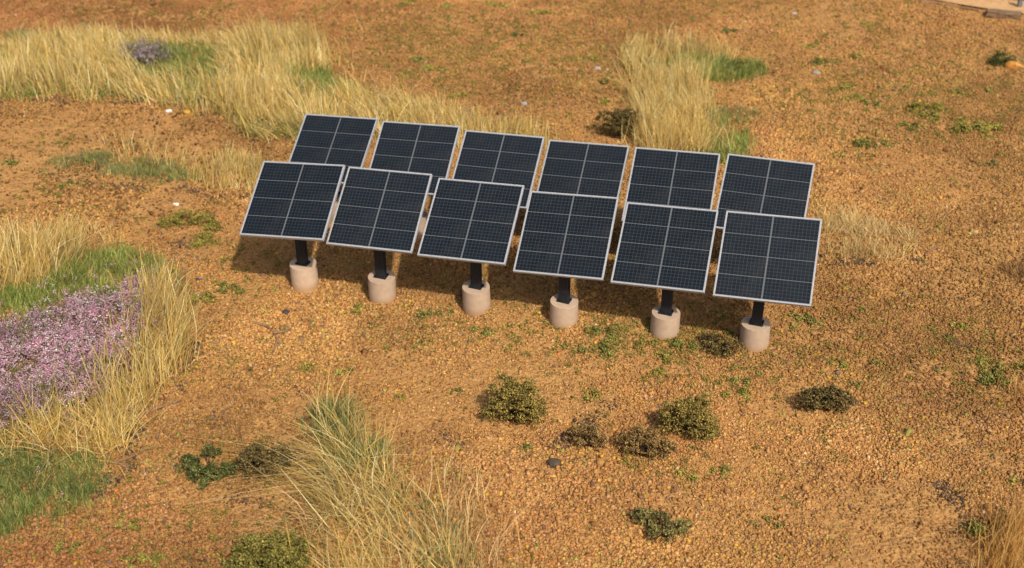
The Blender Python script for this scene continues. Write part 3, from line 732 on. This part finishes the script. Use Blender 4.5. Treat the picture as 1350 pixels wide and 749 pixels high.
# small cushions of moss: (px, py, width px, palette, label)
P = {'m': MOSS, 'f': FGRN, 'o': OLIVE, 'd': DGRN, 'b': BGRN, 'k': DARK}
TUFTS = [
 (1310, 498, 52, 'f', 'broad green cushion at the right edge below the panel level'),
 (1305, 478, 34, 'm', 'narrow olive cushion just above the broad green one at the right edge'),
 (1345, 485, 20, 'm', 'moss cushion cut by the right edge of the picture at mid height'),
 (1225, 150, 60, 'm', 'long flat green cushion, left half of the far pair on the right'),
 (1285, 168, 54, 'm', 'flat green cushion, right half of the far pair on the right'),
 (1205, 170, 34, 'f', 'thin green cushion under the left half of the far pair on the right'),
 (1302, 182, 16, 'm', 'tiny cushion under the right half of the far pair on the right'),
 (1150, 192, 42, 'f', 'green cushion alone on bare ground up and right of the last back panel'),
 (1087, 82, 32, 'f', 'green cushion just above the pale grey stone'),
 (1108, 118, 30, 'm', 'bright moss cushion down and right of the pale grey stone'),
 (1124, 130, 22, 'm', 'small moss cushion in the far row right of the grass, nearest the bright one'),
 (1150, 138, 22, 'f', 'green cushion in the far row right of the grass, above the lone one'),
 (1190, 118, 18, 'm', 'small cushion midway along the far row on the right'),
 (1222, 124, 18, 'm', 'cushion directly above the long flat far one'),
 (1258, 122, 16, 'f', 'tiny green cushion in the far row, third from the right'),
 (1298, 120, 18, 'f', 'tiny green cushion in the far row, rightmost'),
 (1142, 34, 18, 'm', 'tiny moss dot on the far bare ground near the top'),
 (1066, 62, 16, 'm', 'tiny moss dot left of the cushion above the grey stone'),
 (1132, 74, 18, 'm', 'tiny moss dot right of the cushion above the grey stone'),
 (1308, 215, 14, 'b', 'tiny bluish moss dot near the right edge above panel level'),
 (1140, 408, 14, 'f', 'tiny green dot right of the nearest panel'),
 (1062, 424, 32, 'f', 'green cushion under the right corner of the nearest panel'),
 (1040, 430, 16, 'm', 'small moss dot touching the left of the cushion under the nearest panel'),
 (1262, 430, 24, 'm', 'yellow green cushion on the right above the dark smudge in the grit'),
 (970, 520, 32, 'm', 'moss cushion between the tall olive bush and the sixth base'),
 (978, 505, 22, 'f', 'green moss dot directly above the cushion left of the lone dark bush'),
 (1126, 510, 18, 'f', 'green moss dot touching the lone dark bush on its right'),
 (1106, 480, 22, 'm', 'flat moss cushion above the lone dark bush'),
 (780, 522, 34, 'm', 'bright yellow green cushion between the two olive bushes'),
 (868, 492, 22, 'm', 'moss cushion below the fifth concrete base'),
 (798, 440, 44, 'f', 'wide green cushion in the gap between the fourth and fifth bases'),
 (790, 462, 50, 'f', 'green cushion in front of the gap between the fourth and fifth bases'),
 (872, 470, 26, 'm', 'moss cushion at the foot of the fifth base'),
 (905, 455, 32, 'f', 'green cushion right of the fifth base'),
 (576, 420, 42, 'f', 'green cushion between the second and third bases'),
 (634, 436, 30, 'f', 'green cushion under the third base'),
 (545, 455, 26, 'f', 'round green cushion below the second base'),
 (484, 410, 34, 'm', 'moss cushion left of the second base foot'),
 (418, 326, 1, 'm', ''),
 (305, 382, 34, 'f', 'green cushion left of the first base'),
 (413, 485, 28, 'm', 'moss cushion just above the tangled grass clump'),
 (455, 492, 20, 'm', 'olive cushion above and right of the tip of the tangled grass clump'),
 (527, 527, 18, 'm', 'bright moss dot right of the top of the tangled grass clump'),
 (602, 518, 12, 'f', 'tiny green dot left of the largest olive bush'),
 (948, 625, 26, 'm', 'green moss dot right of and below the tall olive bush'),
 (905, 628, 26, 'm', 'yellow moss dot below the tall olive bush'),
 (690, 592, 16, 'f', 'little green dot above and left of the dark stone'),
 (168, 692, 26, 'm', 'olive cushion on bare ground at the lower left'),
 (90, 722, 22, 'f', 'small green cushion near the bottom left corner'),
 (160, 742, 30, 'm', 'green cushion on the bottom edge at the lower left'),
 (200, 744, 34, 'm', 'yellow green cushion on the bottom edge, right of the green one'),
 (268, 395, 44, 'm', 'flat moss cushion right of the left edge grass and below the wide cushion'),
 (272, 322, 30, 'm', 'small cushion just under the wide yellow green one'),
 (1302, 700, 40, 'f', 'bright green cushion beside the rusty grass at the bottom right'),
 (1345, 640, 24, 'm', 'small cushion by the right edge above the rusty grass'),
 (90, 245, 28, 'f', 'green cushion under the turf strip left of the panels'),
 (12, 215, 16, 'f', 'tiny green dot by the left edge at the turf strip height'),
 (12, 80, 22, 'd', 'dark green dot in the far tall grass at the left edge'),
 (657, 8, 36, 'm', 'wide moss cushion at the top edge, near the centre'),
 (596, 10, 22, 'm', 'moss dot at the top edge left of the centre cushion'),
 (714, 18, 30, 'm', 'green cushion near the top edge right of the centre one'),
 (538, 4, 20, 'm', 'moss dot cut by the top edge, leftmost of the upper ones'),
 (685, 46, 16, 'd', 'dark green dot below the upper centre cushions'),
 (575, 92, 30, 'm', 'moss cushion above the third back panel'),
 (545, 80, 22, 'f', 'green dot upper left of the cushion above the third back panel'),
 (535, 100, 24, 'm', 'moss dot left of the cushion above the third back panel'),
 (605, 128, 24, 'm', 'moss dot nearest above the third back panel'),
 (770, 80, 26, 'm', 'moss dot left of the far upright grass'),
 (806, 108, 30, 'o', 'olive cushion touching the left side of the far upright grass'),
 (796, 138, 20, 'm', 'moss dot above the dark round bush'),
 (962, 42, 16, 'd', 'dark green dot above the far green turf'),
]
for px, py, w_, pk, lab in TUFTS:
    if w_ < 5: continue
    if lab.split()[0] in ('tiny', 'little'): dn = 2600
    else: dn = 2000
    shrub(px, py, w_ * 1.22, .07 + .0020 * w_, P[pk], lab, cat='moss', name='moss_cushion', stem=False, bs=.019 if py > 250 else .024, dens=dn * 1.3, asp=.6,
          group='moss cushions dotted over the ground',
          lobes=[(random.uniform(-.38, .38), random.uniform(-.25, .25), random.uniform(.1, .24), random.uniform(.08, .18), random.uniform(.5, 1.0)) for _ in range(random.randint(4, 8))])

# uncountable specks of moss spread thinly
n = 9000
qx, qy = rng.uniform(-20, 20, n), rng.uniform(14, 46, n)
w = fbm(qx, qy, 1.6, 900, 3) ; k = rng.random(n) < np.clip((w - .56) * 6, 0, 1)
# the far ground is more mossy
k |= (rng.random(n) < .10 * np.clip((qy - 30) / 8, 0, 1))
for zx, zy, zw, zh, zn in [(840, 450, 130, 30, 200), (600, 60, 220, 70, 900), (1180, 120, 190, 80, 700), (700, 60, 300, 60, 300), (900, 20, 260, 30, 200), (200, 15, 220, 18, 200), (1300, 480, 80, 60, 90), (620, 430, 120, 25, 60), (960, 480, 120, 40, 80), (300, 340, 80, 60, 50), (1100, 440, 160, 50, 70), (60, 200, 90, 60, 40),
                           (820, 110, 50, 50, 60), (200, 700, 140, 40, 60), (560, 40, 120, 40, 80), (880, 620, 100, 30, 25)]:
    ex, ey = ray_ground(rng.normal(zx, zw * .55, zn), rng.normal(zy, zh * .55, zn)); qx = np.r_[qx, ex]; qy = np.r_[qy, ey]; k = np.r_[k, np.ones(zn, bool)]
qx, qy = qx[k], qy[k]
m = 16
sz = np.repeat(rng.uniform(.02, .09, len(qx)), m)
X = np.repeat(qx, m) + rng.normal(0, 1, len(sz)) * sz; Y = np.repeat(qy, m) + rng.normal(0, 1, len(sz)) * sz
Zz = height(X, Y) + rng.uniform(.01, .06, len(X))
V, F, C = bits(np.stack([X, Y, Zz], -1), rng.uniform(.010, .026, len(X)), colmix(len(X), [(.30, .27, .055), (.22, .21, .04), (.38, .31, .08), (.17, .16, .04)], [3, 3, 2, 2], .2))
o = mesh_np('ground_moss', V, F, M_FOLI, C); tag(o, 'thin olive specks of moss dusted over the clay ground', 'ground cover', kind='stuff')

# ------------------------------------------------------------------ stones, twigs
def stone(px, py, wpx, c0, c1, label, sx=1, sy=.8, sz=.6, name='stone', rz=0):
    c = at3(px, py); W = wpx * (c.y * math.cos(PITCH) + CAM_H * math.sin(PITCH)) / F_PX
    import bmesh
    bm = bmesh.new(); bmesh.ops.create_icosphere(bm, subdivisions=3, radius=.5)
    s = random.uniform(0, 50)
    for v in bm.verts:
        p = v.co; f = 1 + .35 * (float(vn(p.x * 3 + s, p.y * 3 + p.z * 2, .8, 3)) - .5) + .2 * (float(vn(p.x * 3, p.y * 3 + p.z * 5 + s, .35, 9)) - .5)
        p *= f
        for ax, lim in ((0, .49), (1, .47), (2, .43)): p[ax] = max(-lim, min(lim, p[ax]))
    bmesh.ops.scale(bm, vec=(W * sx, W * sy, W * sz), verts=bm.verts)
    me = bpy.data.meshes.new(name); bm.to_mesh(me); bm.free()
    me.materials.append(noisy(name + '_rock', c0, c1, 9, .85, .2, .02))
    o = bpy.data.objects.new(name, me); COL.objects.link(o); o.location = c + Vector((0, 0, W * sz * .28)); o.rotation_euler = (random.uniform(-.1, .1), random.uniform(-.1, .1), rz)
    tag(o, label, 'stone'); return o
stone(730, 613, 19, (.05, .036, .026), (.12, .09, .065), 'dark grey stone lying left of and below the brown mounds')
stone(1076, 98, 12, (.24, .19, .15), (.40, .33, .27), 'pale grey stone right of the far green turf')
stone(691, 138, 9, (.25, .22, .2), (.42, .38, .35), 'small pale pebble above the gap of the third and fourth back panels', name='pebble')
stone(788, 92, 9, (.30, .26, .23), (.48, .42, .37), 'small grey pebble left of the far upright grass', name='pebble')
stone(223, 148, 9, (.7, .66, .58), (.85, .8, .72), 'white pebble below the far tall grass', name='pebble', sy=.6)
stone(247, 149, 9, (.55, .29, .04), (.66, .37, .06), 'orange yellow pebble right of the white pebble', name='pebble')
stone(1336, 90, 24, (.55, .23, .05), (.68, .31, .07), 'bright orange stone at the upper right edge', rz=-.5, sy=.5, sz=.5)
stone(262, 370, 1 + 8, (.05, .042, .038), (.11, .095, .08), 'tiny dark pebble between the left edge grass and first panel shadow', name='pebble')
stone(378, 413, 11, (.04, .033, .03), (.09, .075, .065), 'tiny black pebble below the first concrete base', name='pebble')
stone(1047, 19, 7, (.38, .33, .29), (.52, .46, .41), 'small pale pebble near the top edge above the grey stone', name='pebble')
stone(232, 271, 9, (.7, .62, .52), (.85, .78, .68), 'tiny pale pebble above the wide yellow green cushion', name='pebble', sy=.5)
# flat slab at the track edge
def slab():
    c = at3(1322, 22); import bmesh
    bm = bmesh.new(); bmesh.ops.create_cube(bm, size=1); bmesh.ops.subdivide_edges(bm, edges=bm.edges[:], cuts=5, use_grid_fill=True)
    for v in bm.verts:
        p = v.co; f = .12 * (float(vn(p.x * 9 + 3, p.y * 9 + p.z * 4, 1.1, 3)) - .5); p.x *= 1 + f * 1.5; p.y *= 1 + f * 2; p.z += f * .6
    bmesh.ops.scale(bm, vec=(1.15, .42, .2), verts=bm.verts); bmesh.ops.rotate(bm, verts=bm.verts, cent=(0, 0, 0), matrix=Matrix.Rotation(-.32, 3, 'Z'))
    me = bpy.data.meshes.new('slab'); bm.to_mesh(me); bm.free(); me.materials.append(noisy('slab_rock', (.13, .08, .045), (.30, .19, .11), 6, .9, .1, .02))
    o = bpy.data.objects.new('stone_slab', me); COL.objects.link(o); o.location = c + Vector((0, 0, .09)); tag(o, 'flat brown stone slab at the edge of the sandy track, top right', 'stone')
slab()
def twig(pts, r, label, name='twig', mat=None, lift=.04, forks=()):
    b = MB(); P3 = [at3(*p) + Vector((0, 0, lift + (i % 2) * .02)) for i, p in enumerate(pts)]
    c0 = P3[0].copy()
    segs = [P3] + [[at3(*p) + Vector((0, 0, lift + .03)) for p in f] for f in forks]
    for S_ in segs:
        for i in range(len(S_) - 1):
            a, e = S_[i], S_[i + 1]; q = (e - a).to_track_quat('Z', 'Y').to_matrix().to_4x4(); L = (e - a).length
            k0 = 1 - .6 * i / (len(S_) - 1); k1 = 1 - .6 * (i + 1) / (len(S_) - 1)
            b.lathe([(r * k0, -.01), (r * (k0 + k1) / 2 * 1.1, L * .5), (r * k1, L + .01)], 8, Matrix.Translation(a - c0) @ q)
    o = b.build(name, mat or M_WOOD); o.location = c0; tag(o, label, 'twig'); return o
twig([(1213, 4), (1235, 6), (1262, 10), (1290, 15)], .07, 'long thin dark branch lying along the sandy track edge', name='branch', lift=.03)
twig([(337, 428), (352, 432), (362, 442), (368, 456)], .035, 'brown forked twig on bare ground below and left of the first base', forks=[[(362, 442), (378, 440), (384, 436)], [(366, 452), (360, 470)]])
twig([(180, 556), (205, 542), (236, 530)], .045, 'brown stick poking out of the left edge grass to the right')
twig([(150, 612), (172, 606), (203, 590)], .035, 'thin stick at the foot of the left edge grass near the green turf')
twig([(1222, 334), (1232, 330), (1240, 325)], .03, 'short brown twig right of the low dry grass')
# small grey stone post by the road, far top right
c = at3(1343, 12)
root = empty('marker_post', c); tag(root, 'small grey stone marker post by the road in the top right corner', 'marker post')
b = MB(); b.box((0, 0, .2), (.16, .14, .5)); b.build('shaft', noisy('grey_stone', (.13, .13, .14), (.22, .22, .24), 8, .85, .2, .01), root, bevel=.02)
b = MB(); b.lathe([(.11, .45), (.12, .48), (.07, .56)], 12); b.build('cap', noisy('cap_stone', (.16, .16, .17), (.26, .26, .28), 8, .85, .2, .01), root)
